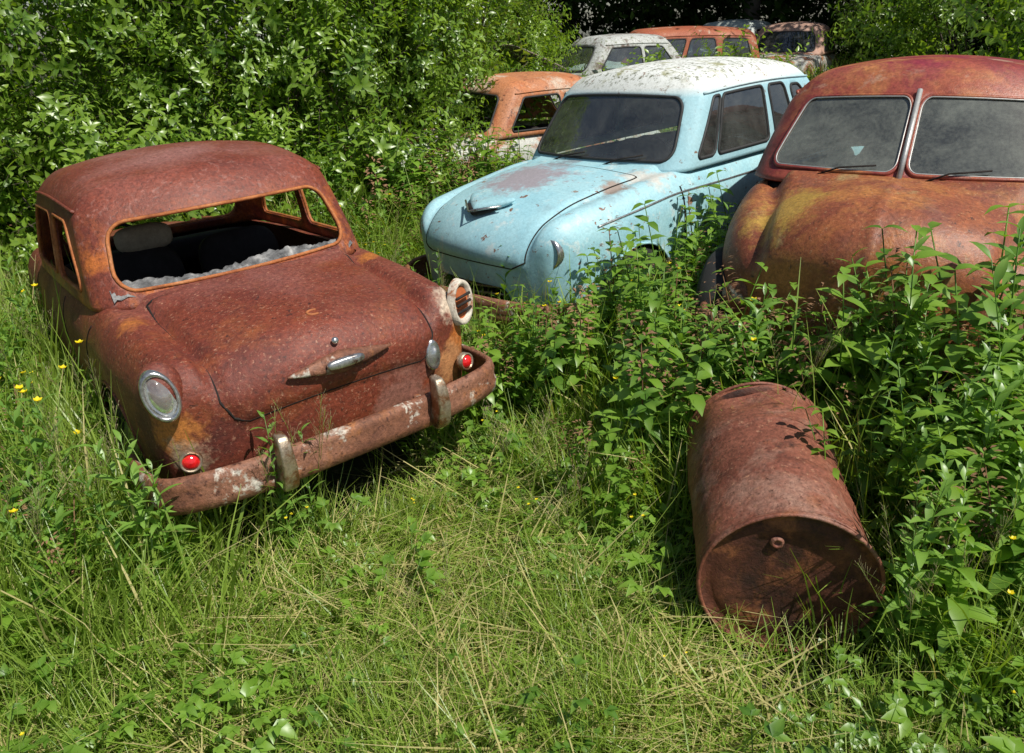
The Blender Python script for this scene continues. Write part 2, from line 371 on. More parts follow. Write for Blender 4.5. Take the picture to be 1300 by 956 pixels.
for sd,f in((-1,'left'),(1,'right')):
    seam(bA,[(sd*.79,-.25,.62),(sd*.79,-.22,.03)],eA,.004); seam(bA,[(sd*.79,.75,.60),(sd*.79,.75,.03)],eA,.004); seam(bA,[(sd*.79,-.95,.60),(sd*.79,-.80,.35),(sd*.79,-.72,.03)],eA,.004)
bumpA=layered('rusty_bumper_metal',[(.12,.045,.028),(.21,.085,.047),(.28,.13,.08),(.16,.065,.04)],patches=[(7,.57,.63,(.56,.51,.43)),(5,.56,.7,(.36,.14,.05)),(40,.58,.66,(.08,.03,.02))],rough=(.4,.7),bump=.9,s1=4,fine=(.5,1.4))
bP=catmull([(-.80,-1.66,.405),(-.795,-1.88,.405),(-.73,-2.03,.41),(-.45,-2.115,.415),(0,-2.14,.42),(.45,-2.115,.415),(.73,-2.03,.41),(.795,-1.88,.405),(.80,-1.66,.405)],10)
profB=[(-.005,-.072),(.012,-.082),(.032,-.075),(.04,-.03),(.03,-.005),(.036,.03),(.028,.062),(.008,.074),(-.008,.06),(.012,.03),(.012,-.04)]
sweep('rear_bumper',bP,profB,bumpA,eA)
chA=layered('worn_overrider_chrome',[(.34,.26,.18),(.46,.38,.28),(.28,.17,.10)],patches=[(9,.48,.58,(.24,.11,.05))],rough=(.18,.5),metal=.65,bump=.4,s1=5)
for sx in(-.36,.36):
    def fo(p):
        t=(p.z/.125+1)/2; return (p.x*(1-.3*t),p.y*(1-.2*t)-.035*math.sin(t*3),p.z)
    blob('bumper_overrider',(sx,-2.175,.455),(.036,.045,.125),chA,eA,(rad(6),0,0),.8,fo)
    blob('bumper_bracket',(sx,-2.05,.40),(.02,.09,.03),bumpA,eA,(0,0,0),.7)
blob('lamp_housing',(-.675,-1.90,.79),(.085,.08,.115),rustA,eA,(rad(-6),0,rad(-14)))
adL=Vector((-.22,-1,.12)); adR=Vector((.22,-1,.12))
revolve('lamp_ring',[(.060,.0),(.066,.016),(.074,.022),(.082,.012),(.085,-.03)],(-.692,-1.955,.785),adL,CHROME,eA,36,(.78,1.3))
revolve('lamp_reflector',[(0,-.02),(.03,-.016),(.06,0)],(-.692,-1.955,.785),adL,REFL,eA,36,(.78,1.3))
revolve('lamp_lens',[(0,.034),(.02,.032),(.045,.022),(.062,.004)],(-.692,-1.955,.785),adL,LENS,eA,36,(.78,1.3))
WHT=layered('flaked_cream_paint',[(.55,.47,.38),(.62,.56,.46)],patches=[(14,.5,.6,(.30,.11,.04))],bump=.4)
revolve('lamp_ring',[(.056,-.01),(.066,.012),(.078,.014),(.085,-.03)],(.692,-1.955,.785),adR,WHT,eA,36,(.80,1.35))
revolve('lamp_socket',[(0,-.012),(.058,-.008)],(.692,-1.957,.785),adR,plain('orange_rust_socket',(.42,.11,.03),.8),eA,24,(.80,1.35))
for k in range(3): tube('lamp_socket_slat',[(.645,-1.985,.745+k*.035),(.735,-1.965,.755+k*.035)],.007,DARK,eA,6)
RED=layered('red_reflector',[(.6,.01,.012),(.8,.02,.02)],rough=(.08,.15),spec=.9,bump=.1,s1=30)
for sx,yy in((-.655,-1.985),(.655,-1.985)):
    sg=-1 if sx<0 else 1
    revolve('reflector_ring',[(.030,.0),(.036,.012),(.042,.010),(.045,-.02)],(sx,yy,.50),(sg*.25,-1,.1),chA,eA,28)
    revolve('red_reflector',[(0,.022),(.016,.019),(.029,.010),(.035,-.004)],(sx,yy,.50),(sg*.25,-1,.1),RED,eA,28)
revolve('number_plate_lamp',[(.0,.02),(.02,.02),(.035,.0),(.045,.006),(.05,-.02)],(.47,-2.01,.60),(.12,-1,.1),CHROME,eA,24,(.75,1.5))
def fh(p):
    t=abs(p.x)/.24; return (p.x,p.y*(1-.5*t),p.z*(1-.8*t**1.1))
blob('boot_handle_plate',(0,-2.06,.735),(.24,.042,.048),bumpA,eA,(rad(-12),0,0),.35,fh)
blob('boot_handle',(0,-2.108,.745),(.085,.022,.022),CHROME,eA,(rad(-8),0,0),.4)
revolve('boot_lock',[(0,.012),(.012,.012),(.016,.0)],(0,-2.035,.82),(0,-1,.5),CHROME,eA,16)
t=np.linspace(.9,2*math.pi-1.2,16)
tube('badge_mount',bA.map([(.032*math.cos(a),-1.86+.022*math.sin(a),.62) for a in t]),.006,plain('orange_rust',(.35,.12,.04),.8),eA,6)
shelf=layered('rotten_lining',[(.03,.03,.03),(.16,.16,.16),(.42,.41,.39)],s1=14,bump=.8,rough=(.9,1))
V=[];F=[];nx,ny=80,16
for i in range(nx+1):
    for j in range(ny+1):
        X=-.62+1.24*i/nx;Yv=-1.13+.17*j/ny; V.append((X,Yv+.10*(X/.62)**2,.965+.045*math.sin(j/ny*math.pi)*(1+.4*math.sin(X*9))+.014*math.sin(X*31)*math.cos(j*.9)+random.uniform(-.007,.007)))
for i in range(nx):
    for j in range(ny): a=i*(ny+1)+j; F.append((a,a+ny+1,a+ny+2,a+1))
mesh_obj('torn_shelf_lining',V,F,shelf,eA)
mesh_obj('parcel_shelf',[(-.56,-.96,.93),(.56,-.96,.93),(.56,-.70,.90),(-.56,-.70,.90)],[(0,1,2,3)],plain('brown_shelf',(.05,.03,.025),.9),eA)
blob('headrest',(-.22,.0,1.06),(.16,.07,.08),plain('cream_vinyl',(.35,.28,.19),.7),eA,(0,0,0),.4)
# ================= pale blue sedan
blue=layered('faded_blue_paint',[(.24,.47,.54),(.31,.56,.63),(.38,.62,.67),(.30,.53,.60)],
  patches=[(2.4,.54,.62,(.22,.24,.26),.84,.95,.8),(17,.63,.68,(.20,.09,.05)),(6,.65,.71,(.28,.15,.09)),(9,.58,.66,(.50,.64,.65)),(1.2,.50,.62,(.22,.36,.38),.75,.4,.7)],
  spots=[((-.6,.95,.97),.16,(.55,.55,.5)),((.10,1.35,.97),.34,(.33,.30,.33)),((-.55,1.2,.9),.12,(.32,.26,.22))],rough=(.35,.6),bump=.25,spec=.5,s1=2.5,fine=(.82,1.14))
blueg=layered('chalky_roof_paint',[(.30,.54,.61),(.38,.60,.65)],
  patches=[(3,.18,.30,(.74,.76,.72),1.36,1.42),(30,.52,.62,(.13,.14,.08),1.40,1.48),(6,.55,.66,(.34,.34,.18),1.42,1.50),(14,.62,.68,(.2,.1,.05))],rough=(.5,.8),bump=.35,s1=3,fine=(.85,1.1))
def dispB(raw):
    X,Y,Z=raw[:,0],raw[:,1],raw[:,2]; d=np.minimum(np.minimum(.56-np.abs(X),Y-.98),Z-.42); return .012*sm(0,.03,d)
glB=glassmat('dusty_glass',.13)
SB=dict(hw=.80,y0=-2.05,y1=2.0,z0=.26,c=.66,uh=.73,mat=blue,gmat=blueg,glass=glB,dents=.004,
  zc=[(-2.05,.80),(-1.6,.93),(-1.2,.98),(0,.95),(.8,.985),(1.2,.965),(1.6,.91),(1.85,.83),(2.05,.74)],
  zf=[(-2.05,.80),(-1.3,.90),(0,.94),(.9,.945),(1.5,.88),(2.05,.81)],dome=.04,valley=.012,disp=dispB,pf=.16,lf=.05,tf=.12,
  r=(.12,.22,.17),gy0=-1.35,gy1=.88,ga=.735,gz=.94,gc=.54,leanr=.36,leanf=.38,tum=.16,crx=.075,cry=.12,cy=.1,gr=(.15,.16,.13),
  win={'front':[Hole([(-.65,.06),(.65,.06),(.625,.43),(-.625,.43)],.08)],'rear':[Hole([(-.55,.08),(.55,.08),(.50,.40),(-.50,.40)],.1)],
    'left':[Hole([(.50,.06),(.72,.06),(.62,.42),(.50,.42)],.035),Hole([(-.22,.06),(.46,.06),(.46,.42),(-.22,.42)],.04),Hole([(-.62,.06),(-.32,.06),(-.32,.42),(-.62,.42)],.05),Hole([(-1.14,.08),(-.72,.08),(-.72,.40),(-.92,.40)],.07)],
    'right':[Hole([(-.22,.06),(.68,.06),(.58,.42),(-.22,.42)],.04),Hole([(-.95,.06),(-.32,.06),(-.32,.42),(-.82,.42)],.05)]},
  bholes={'front':[Hole([(-.42,.04),(.42,.04),(.38,.24),(-.38,.24)],.08)]})
eB,bB,gB=make_car('blue_sedan_car',(1.30,6.20,.083,131.37,-2.49,1.94,1.045),SB)
c=.66
seam(bB,[(-.56,.98,c),(-.56,2.0,c),(-.56,2.0,.5),(-.45,2.0,.42),(.45,2.0,.42),(.56,2.0,.5),(.56,2.0,c),(.56,.98,c),(-.56,.98,c)],eB,.005)
for sd in(-1,1):
    seam(bB,[(sd*.80,.82,.64),(sd*.80,.82,.03)],eB,.006); seam(bB,[(sd*.80,-.28,.64),(sd*.80,-.28,.03)],eB,.005); seam(bB,[(sd*.80,-.98,.62),(sd*.80,-.8,.03)],eB,.004)
    seam(bB,[(sd*.80,1.6,.585),(sd*.80,-1.6,.585)],eB,.008,CHROME,'belt_trim')
    blob('door_handle',(sd*.81,-.18,.80),(.015,.06,.012),CHROME,eB)
    ax=Vector((sd*.12,1,.05)); pos=(sd*.565,1.80,.66)
    revolve('headlamp_ring',[(.080,.03),(.088,.045),(.096,.048),(.104,.03),(.11,-.05)],pos,ax,CHROME,eB,36)
    revolve('headlamp_reflector',[(0,.0),(.05,.01),(.085,.03)],pos,ax,REFL,eB,30)
    revolve('headlamp_lens',[(0,.058),(.04,.052),(.07,.042),(.084,.03)],pos,ax,LENS,eB,36)
for k in range(4): tube('grille_bar',[(-.42,1.80,.31+k*.045),(0,1.93,.31+k*.045),(.42,1.80,.31+k*.045)],.009,CHROME,eB,6)
def fs(p): return (p.x*(1-.35*(p.y/.1)),p.y-.35*abs(p.x),p.z*(1+.4*p.y/.1))
blob('bonnet_ornament',(0,1.80,.875),(.19,.085,.028),blue,eB,(rad(-20),0,0),.1,fs)
blob('bonnet_ornament_scoop',(0,1.86,.850),(.14,.04,.020),SEAM,eB,(rad(-20),0,0),.1,fs)
tube('bonnet_badge_chrome',[(-.17,1.80,.885),(0,1.92,.860),(.17,1.80,.885)],.007,CHROME,eB,6)
sweep('front_bumper',catmull([(.80,1.60,.34),(.79,1.83,.34),(.55,2.02,.345),(0,2.10,.35),(-.55,2.02,.345),(-.79,1.83,.34),(-.80,1.60,.34)],8),profB,bumpA,eB)
for sx in(-.15,.35):
    P=gB.fmap('front',[(sx,.02),(sx-.12,.06),(sx-.30,.09)])+np.array([0,.02,.01]); tube('wiper',P,.006,SEAM,eB,6)
# ================= rusty split windscreen car
rustC=layered('rusty_bonnet_paint',[(.12,.036,.022),(.21,.056,.028),(.33,.105,.04),(.23,.062,.032)],
  patches=[(2.6,.50,.66,(.44,.18,.05)),(4.5,.60,.70,(.36,.24,.10)),(2.0,.52,.68,(.17,.075,.06)),(24,.60,.70,(.07,.03,.02)),(60,.6,.68,(.45,.24,.12))],
  spots=[((.48,1.2,.92),.24,(.42,.25,.05))],rough=(.32,.65),bump=.55,spec=.5,s1=2.0,fine=(.55,1.35))  # yellow spot: bonnet's orange-yellow sheen painted into the colour
rustCg=layered('rusty_crimson_roof_paint',[(.15,.028,.024),(.26,.045,.04),(.37,.10,.05),(.23,.05,.035)],
  patches=[(2.2,.50,.64,(.48,.19,.07)),(5,.58,.7,(.42,.27,.19)),(3,.5,.62,(.26,.033,.05),1.45,1.55)],rough=(.30,.58),bump=.35,spec=.5,s1=2.4)
def dispC(raw):
    X,Y,Z=raw[:,0],raw[:,1],raw[:,2]; return .010*np.exp(-(X/.02)**2)*sm(.9,1.0,Y)*sm(.3,.4,Z)
glC=glassmat('dirty_glass',.34,(.34,.36,.31))
trimC=plain('dull_aluminium_trim',(.45,.45,.43),.5,.5)
wl=[Hole([(-.18,.06),(.62,.06),(.52,.38),(-.18,.38)],.05),Hole([(-1.0,.06),(-.30,.06),(-.30,.38),(-.85,.38)],.06)]
SC=dict(hw=.88,y0=-2.3,y1=1.52,z0=.28,c=.70,uh=.70,mat=rustC,gmat=rustCg,glass=glC,seal=rustCg,trim=trimC,dents=.006,
  zc=[(-2.3,.75),(-1.8,1.0),(-1.2,1.05),(0,1.0),(.75,1.03),(1.1,1.00),(1.4,.93),(1.6,.85)],
  zf=[(-2.3,.80),(-1.3,.92),(0,.96),(.7,.95),(1.1,.84),(1.4,.72),(1.6,.64)],dome=.12,valley=.022,disp=dispC,pf=.26,lf=.02,tf=.20,wheels=(-1.35,1.00),
  r=(.15,.22,.2),gy0=-1.75,gy1=.88,ga=.80,gz=.96,gc=.545,leanr=.75,leanf=.40,tum=.18,crx=.09,cry=.13,cy=.15,gr=(.18,.22,.16),gpf=.18,
  win={'front':[Hole([(-.70,.07),(-.02,.07),(-.02,.42),(-.65,.42)],.06),Hole([(.02,.07),(.70,.07),(.65,.42),(.02,.42)],.06)],
    'rear':[Hole([(-.42,.12),(.42,.12),(.38,.34),(-.38,.34)],.1)],'left':wl,'right':wl})
eC,bC,gC=make_car('rusty_split_windscreen_car',(2.46,4.68,.085,146.75,2.75,.33,1.05),SC)
tube('windscreen_divider',gC.fmap('front',[(0,.04),(0,.2),(0,.44)])+np.array([0,.012,.005]),.013,trimC,eC,8)
for h in SC['win']['front']:
    tube('windscreen_trim',gC.fmap('front',h.outline(off=-.008))+np.array([0,.006,.003]),.004,trimC,eC,6,True)
for sd in(-1,1):
    seam(bC,[(sd*.88,.80,.66),(sd*.88,.80,.03)],eC,.005)
    revolve('headlamp_ring',[(0,.03),(.06,.02),(.080,.0),(.088,.012),(.095,-.06)],(sd*.58,1.33,.46),(sd*.15,1,0),bumpA,eC,30)
sweep('front_bumper',catmull([(.78,1.15,.32),(.70,1.42,.32),(.4,1.56,.32),(0,1.60,.32),(-.4,1.56,.32),(-.70,1.42,.32),(-.78,1.15,.32)],8),profB,bumpA,eC)
for sx in(-.12,.40):
    tube('wiper',gC.fmap('front',[(sx,.04),(sx-.1,.08),(sx-.28,.10)])+np.array([0,.02,.01]),.005,SEAM,eC,6)
# ================= background wrecks
def simple(name,pose,mat,gmat,glass=None,estate=False,res=.05):
    w={'front':[Hole([(-.60,.065),(.60,.065),(.57,.42),(-.57,.42)],.07)],'rear':[Hole([(-.5,.08),(.5,.08),(.48,.4),(-.48,.4)],.08)]}
    sd=[Hole([(-.22,.06),(.66,.06),(.56,.40),(-.22,.40)],.05),Hole([(-.95,.06),(-.32,.06),(-.32,.40),(-.85,.40)],.06)]
    if estate: sd.append(Hole([(-1.65,.06),(-1.05,.06),(-1.05,.40),(-1.6,.40)],.06))
    w['left']=sd;w['right']=sd
    S=dict(SB); S.update(mat=mat,gmat=gmat,glass=glass,win=w,res=res,gres=.035,bholes={},gy0=-1.85 if estate else -1.25,leanr=.12 if estate else .42,disp=None,cy=0,cry=.09)
    return make_car(name,pose,S)
orange=layered('orange_rust_paint',[(.40,.12,.05),(.50,.19,.08),(.48,.20,.10),(.34,.10,.05)],patches=[(3,.50,.62,(.55,.42,.32)),(16,.58,.68,(.12,.05,.03))],s1=3,bump=.3)
orangeb=layered('peeling_white_paint',[(.45,.46,.42),(.55,.55,.50)],patches=[(3,.48,.58,(.38,.15,.07)),(9,.56,.66,(.2,.1,.05))],s1=3,bump=.3)
greyw=layered('grey_white_paint',[(.42,.44,.42),(.55,.56,.54)],patches=[(4,.52,.6,(.15,.11,.09)),(20,.55,.66,(.2,.22,.14))],s1=3)
redr=layered('red_brown_roof_paint',[(.32,.08,.045),(.45,.15,.07)],patches=[(4,.56,.64,(.5,.4,.3))],s1=3)
palep=layered('pale_green_white_paint',[(.45,.52,.48),(.6,.62,.58)],patches=[(4,.6,.7,(.4,.2,.12))],s1=3)
eD,bD,gD=simple('orange_wreck_car',(.05,9.45,-.06,128,0,0,1.0),orangeb,orange)
eE,bE,gE=simple('grey_saloon_car',(1.75,13.6,.30,112,0,2,1.0),greyw,greyw,glB)
V=[];F=[]
for i in range(13):
    for j in range(9):
        u=i/12*2-1;w=j/8; V.append((u*.6,1.0+w*.85,1.02+w*.42+.06*(1-u*u)-.05*w*w))
for i in range(12):
    for j in range(8): a=i*9+j; F.append((a,a+9,a+10,a+1))
ho=mesh_obj('raised_bonnet',V,F,layered('bonnet_underside',[(.2,.1,.07),(.4,.38,.34)],s1=6),eE); ho.modifiers.new('s','SOLIDIFY').thickness=.02
simple('rusty_estate_car',(2.9,15.8,.36,95,0,0,1.02),palep,redr,glB,True)
simple('pale_saloon_car',(5.0,18.2,.50,140,0,0,1.0),palep,palep,glB)
simple('peach_saloon_car',(5.9,17.0,.42,150,0,0,1.0),orangeb,layered('peach_paint',[(.5,.28,.2),(.55,.36,.28)]),glB)
# ================= oil drum
drum=layered('rusty_drum_metal',[(.12,.037,.024),(.19,.060,.036),(.26,.092,.058),(.16,.052,.034)],patches=[(5,.54,.70,(.30,.11,.05)),(9,.6,.7,(.06,.024,.018)),(3,.54,.70,(.33,.18,.13)),(70,.58,.67,(.08,.03,.018)),(45,.6,.68,(.40,.20,.12))],rough=(.42,.7),bump=.8,s1=3,fine=(.5,1.4))
eBar=bpy.data.objects.new('rusty_oil_drum',None); scene.collection.objects.link(eBar)
eBar.matrix_world=Matrix.Translation((.964,2.514,.245))@Matrix.Rotation(rad(-9.5),4,'Z')@Matrix.Rotation(rad(4.2),4,'X')
NA,NY=120,70;V=[];F=[];prof=[]
for j in range(NY+1):
    yv=-.43+.86*j/NY; r=.285
    for rc in(-.145,.145): r+=.004*math.exp(-((yv-rc)/.012)**2)
    if j<2 or j>NY-2: r+=.006
    prof.append((yv,r))
for j,(yv,r) in enumerate(prof):
    for i in range(NA):
        a=2*math.pi*i/NA; n=mn.noise(Vector((math.cos(a)*1.3,math.sin(a)*1.3,yv*2.5)))
        rr=r+.018*n*(1 if 2<j<NY-2 else .4)
        rr-=.04*math.exp(-((a-1.9)/.35)**2-((yv-.34)/.10)**2)
        V.append((rr*math.cos(a),yv,rr*math.sin(a)))
for j in range(NY):
    for i in range(NA):
        a=2*math.pi*(i+.5)/NA; yv=prof[j][0]
        hn=mn.noise(Vector((math.cos(a)*9,math.sin(a)*9,yv*16+3)))+.5*mn.noise(Vector((a*14,3,yv*40)))
        k=math.exp(-((a-1.35)/.7)**2-((yv-.41)/.05)**2)
        if hn*.6+k*.62>.66 and math.sin(a)>.1: continue
        F.append((j*NA+i,j*NA+(i+1)%NA,(j+1)*NA+(i+1)%NA,(j+1)*NA+i))
o=mesh_obj('drum_shell',V,F,drum,eBar); md=o.modifiers.new('s','SOLIDIFY');md.thickness=.004
drumend=layered('rusty_drum_end_metal',[(.05,.018,.012),(.11,.036,.021),(.17,.06,.034)],patches=[(6,.52,.64,(.28,.10,.04)),(2.5,.5,.62,(.045,.02,.014))],bump=.8,s1=5)
for nm,yv,ax in(('drum_front_end',-.405,(0,-1,0)),('drum_back_end',.39,(0,1,0))):
    revolve(nm,[(0,.004),(.06,.003),(.10,.002),(.20,.0),(.225,.008),(.245,.0),(.272,-.002),(.287,.012)],(0,yv,0),ax,drumend,eBar,64)
for yv,r in((-.432,.292),(.432,.288)):
    tube('drum_rim',[((r+.002*math.sin(a*5))*math.cos(a),yv+.003*math.sin(a*3+1),(r+.002*math.sin(a*5))*math.sin(a)) for a in np.linspace(0,2*math.pi,64,endpoint=False)],.007,drum,eBar,8,True)
revolve('drum_bung',[(0,.004),(.010,.004),(.011,.009),(.019,.010),(.023,.0)],(-.05,-.408,.16),(0,-1,0),drum,eBar,20)
# ---------------------------------------------------------------- ground
def terr(x,y):
    x=np.asarray(x,float);y=np.asarray(y,float)
    return .45*sm(8.5,15,y)+.35*sm(15,30,y)+.05*np.tanh((x-.8)*1.2)-.02+.02*np.sin(x*2.1+y*1.3)+.015*np.sin(x*4.3-y*3.1)-.10*np.exp(-((x-.93)**2+(y-2.1)**2)/.16)
soil=layered('soil_and_litter',[(.020,.018,.008),(.04,.045,.015),(.07,.065,.03)],patches=[(3,.5,.65,(.05,.075,.018)),(25,.58,.68,(.14,.12,.06))],rough=(.9,1),bump=1,s1=6)
xs=np.concatenate([np.linspace(-80,-8,14)[:-1],np.linspace(-8,10,120),np.linspace(10,80,14)[1:]])
ys=np.concatenate([np.linspace(-40,-1,8)[:-1],np.linspace(-1,20,140),np.linspace(20,120,14)[1:]])
V=[(x,y,float(terr(x,y))) for x in xs for y in ys];ny=len(ys)
F=[(i*ny+j,(i+1)*ny+j,(i+1)*ny+j+1,i*ny+j+1) for i in range(len(xs)-1) for j in range(ny-1)]
mesh_obj('ground',V,F,soil)
# ---------------------------------------------------------------- vegetation protos
U=random.uniform
class MB:
    def __init__(s): s.v=[];s.f=[];s.m=[];s.t=[];s.w=[];s.cur=.5
    def leaf(s,base,d,up,L,W,fold=.25,droop=.3,m=0,t0=0.,t1=0.,n=4,shape=.7,ser=0):
        d=Vector(d).normalized();up=Vector(up);side=d.cross(up)
        if side.length<1e-3: side=Vector((1,0,0))
        side.normalize();up=side.cross(d).normalized();b=len(s.v);base=Vector(base)
        for i in range(n+1):
            t=i/n;w=W*.5*math.sin(math.pi*min(1,t**shape*.97+.02))
            if ser and 0<i<n: w*=1+ser*(1 if i%2 else -1)
            c=base+d*(L*t)-Vector((0,0,1))*(droop*L*t*t)
            tt=t0+(t1-t0)*t
            s.v+= [tuple(c-side*w+up*w*fold),tuple(c),tuple(c+side*w+up*w*fold)]; s.t+=[tt,tt+.12,tt]; s.w+=[s.cur]*3
        for i in range(n):
            k=b+i*3; s.f+=[(k,k+1,k+4,k+3),(k+1,k+2,k+5,k+4)]; s.m+=[m,m]
    def blade(s,base,az,L,W,bend,m=0,n=3,t0=0,t1=.5,lean=.1):
        b=len(s.v);d=Vector((math.cos(az),math.sin(az),0));sd=Vector((-math.sin(az),math.cos(az),0));p=Vector(base);ang=lean
        for i in range(n+1):
            t=i/n;w=W*.5*(1-t**1.6)+.0003
            s.v+=[tuple(p-sd*w),tuple(p+sd*w)];tt=t0+(t1-t0)*t;s.t+=[tt,tt];s.w+=[s.cur]*2
            a=ang+bend*t; p=p+(d*math.sin(a)+Vector((0,0,1))*math.cos(a))*(L/n)
        for i in range(n):
            k=b+i*2;s.f.append((k,k+1,k+3,k+2));s.m.append(m)
    def stem(s,P,r0,r1,m=0,t=0.):
        V,F=tubegeo(P,np.linspace(r0,r1,len(P)),3);b=len(s.v)
        s.v+=[tuple(v) for v in V];s.t+=[t]*len(V);s.w+=[s.cur]*len(V)
        for f in F: s.f.append(tuple(b+i for i in f));s.m.append(m)
    def add(s,o,M,vary):
        b=len(s.v);A=np.array(o.v);R3=np.array(M.to_3x3());A=A@R3.T+np.array(M.translation)
        s.v+=[tuple(q) for q in A];s.t+=o.t;s.w+=[vary]*len(o.v);s.m+=o.m
        s.f+=[tuple(b+i for i in f) for f in o.f]
    def mesh(s,name,mats):
        me=bpy.data.meshes.new(name);me.from_pydata(s.v,[],s.f);me.update()
        for m in mats: me.materials.append(m)
        me.polygons.foreach_set('material_index',s.m)
        a=me.attributes.new('tint','FLOAT','POINT');a.data.foreach_set('value',[max(0,min(1,x)) for x in s.t])
        a=me.attributes.new('vary','FLOAT','POINT');a.data.foreach_set('value',s.w)
        me.polygons.foreach_set('use_smooth',[True]*len(s.f))
        return bpy.data.objects.new(name,me)
mGrass=leafmat('grass_blade',(.075,.18,.012),(.22,.36,.035),(.44,.54,.11),.40,.03)
mStraw=leafmat('dry_grass',(.32,.31,.10),(.56,.48,.21),(.64,.57,.29),.3,0)
mWeed=leafmat('weed_leaf',(.055,.16,.015),(.20,.36,.035),(.31,.46,.075),.40,.04)
mLance=leafmat('willowherb_leaf',(.09,.22,.025),(.20,.37,.05),(.33,.49,.12),.40,.04)
mPurp=leafmat('reddish_stem',(.16,.09,.05),(.26,.15,.08),(.32,.19,.12),.1,0)
mYel=leafmat('buttercup_petal',(.85,.66,.01),(.92,.76,.02),(.95,.82,.05),.3,.03)
mSeed=leafmat('grass_seedhead',(.32,.30,.15),(.46,.42,.24),(.38,.30,.2),.3,0)
mBush=leafmat('willow_leaf',(.065,.17,.012),(.23,.37,.035),(.36,.49,.09),.43,.04,.35)
mDarkL=leafmat('shaded_forest_leaf',(.012,.03,.007),(.03,.06,.012),(.05,.09,.018),.25,0)  # shade of the background woodland put into a dark leaf colour
mBark=plain('bark',(.09,.07,.05),.9,bump=.6)
def RM(x,y,z,sc,tilt=.2): return Matrix.Translation((x,y,z))@Euler((random.gauss(0,tilt),random.gauss(0,tilt),U(0,6.28))).to_matrix().to_4x4()@Matrix.Scale(sc,4)
def tuft(n,h0,h1,spread,bend,straw=.06,w=(.003,.006),k=3):
    b=MB()
    for i in range(n):
        r=spread*math.sqrt(U(0,1));a=U(0,6.28);L=U(h0,h1)
        b.blade((r*math.cos(a),r*math.sin(a),-.02),a+U(-1,1),L,U(*w),U(*bend),1 if U(0,1)<straw else 0,k,U(0,.2),U(.2,.8),U(0,.35))
    return b
def flat(n):
    b=MB()
    for i in range(n):
        a=U(0,6.28); b.blade((U(-.12,.12),U(-.12,.12),U(0,.05)),a,U(.15,.42),U(.003,.006),U(-.2,.5),1 if U(0,1)<.5 else 0,3,0,.6,U(1.15,1.55))
    return b
def patch(srcs,n,R_,s=(.7,1.3),tilt=.15):
    b=MB()
    for i in range(n):
        r=R_*math.sqrt((i+.5)/n);a=i*2.4+U(-.3,.3); b.add(random.choice(srcs),RM(r*math.cos(a),r*math.sin(a),0,U(*s),tilt),U(0,1))
    return b
T1=[tuft(26,.12,.42,.08,(.3,1.6),.05,(.003,.008)) for i in range(6)]
T2=[tuft(26,.06,.2,.09,(.5,2.0),.12) for i in range(4)]
T3=[flat(24) for i in range(4)]
T4=[tuft(20,.15,.5,.14,(.3,1.4),.08,(.006,.011),2) for i in range(4)]
G=[patch(T1,14,.27).mesh('g%d'%i,[mGrass,mStraw]) for i in range(5)]
GS=[patch(T2,11,.24).mesh('gs%d'%i,[mGrass,mStraw]) for i in range(4)]
GF=[patch(T3+T2[:1],8,.25).mesh('gf%d'%i,[mGrass,mStraw]) for i in range(4)]
GFar=[patch(T4,14,.5).mesh('gr%d'%i,[mGrass,mStraw]) for i in range(4)]
def nettle(h,nl,LL,m=0,purple=False,lance=False):
    b=MB();bx,by=U(-.08,.08),U(-.08,.08);N=5
    P=[(bx*(t/N)**2*h*2,by*(t/N)**2*h*2,h*t/N) for t in range(N+1)]
    b.stem(P,.0035,.0015,1 if purple else 0,.1)
    for k in range(nl):
        t=.12+.88*k/(nl-1);z=h*t;x=bx*t*t*h*2;y=by*t*t*h*2
        a=k*(1.57+.1) if not lance else k*2.4
        for q in ((0,math.pi) if not lance else (0,)):
            aa=a+q+U(-.2,.2);L=LL*(1-.5*t**3)*(.6+.4*min(1,t*3))*U(.8,1.15)
            el=U(.1,.5) if not lance else U(.3,.8)+.4*t
            b.leaf((x,y,z),(math.cos(aa)*math.cos(el),math.sin(aa)*math.cos(el),math.sin(el)),(0,0,1),L,L*(.46 if not lance else .22),.25,U(.2,.6),0,0,U(.1,.5),5 if not lance else 4,.7 if not lance else .8,.08 if not lance else 0)
    if purple:
        for k in range(40):
            t=U(.72,1.08);a=U(0,6.28);b.leaf((bx*t*t*h*2+.02*math.cos(a),by*t*t*h*2+.02*math.sin(a),h*t),(math.cos(a),math.sin(a),.3),(0,0,1),.02,.008,.1,.3,1,0,.5,2)
    return b
NTb=[nettle(U(.35,.55),10,U(.075,.105),purple=(i%4==2)) for i in range(8)]
LWb=[nettle(U(.5,.8),30,U(.13,.17),lance=True) for i in range(5)]
NT=[patch(NTb,6,.15,(.75,1.15),.12).mesh('n%d'%i,[mWeed,mPurp]) for i in range(6)]
LW=[patch(LWb,2+i%2,.10,(.75,1.1),.1).mesh('l%d'%i,[mLance,mPurp]) for i in range(5)]
def rosette(n,L):
    b=MB()
    for k in range(n):
        a=U(0,6.28);h=U(.04,.16);r=U(.02,.10);p=(r*math.cos(a),r*math.sin(a),h)
        b.stem([(0,0,0),(p[0]*.6,p[1]*.6,h*.7),p],.0015,.001,0,.2)
        for q in(-.9,0,.9):
            aa=a+q;l=L*U(.7,1.1)*(1.1 if q==0 else .85)
            b.leaf(p,(math.cos(aa),math.sin(aa),U(-.1,.5)),(0,0,1),l,l*.55,.3,U(.1,.5),0,0,U(0,.6),3,.75,.1)
    return b
ROb=[rosette(9,L) for L in(.03,.035,.04,.05,.026)]
RO=[patch(ROb,8,.22,(.7,1.3)).mesh('r%d'%i,[mWeed]) for i in range(5)]
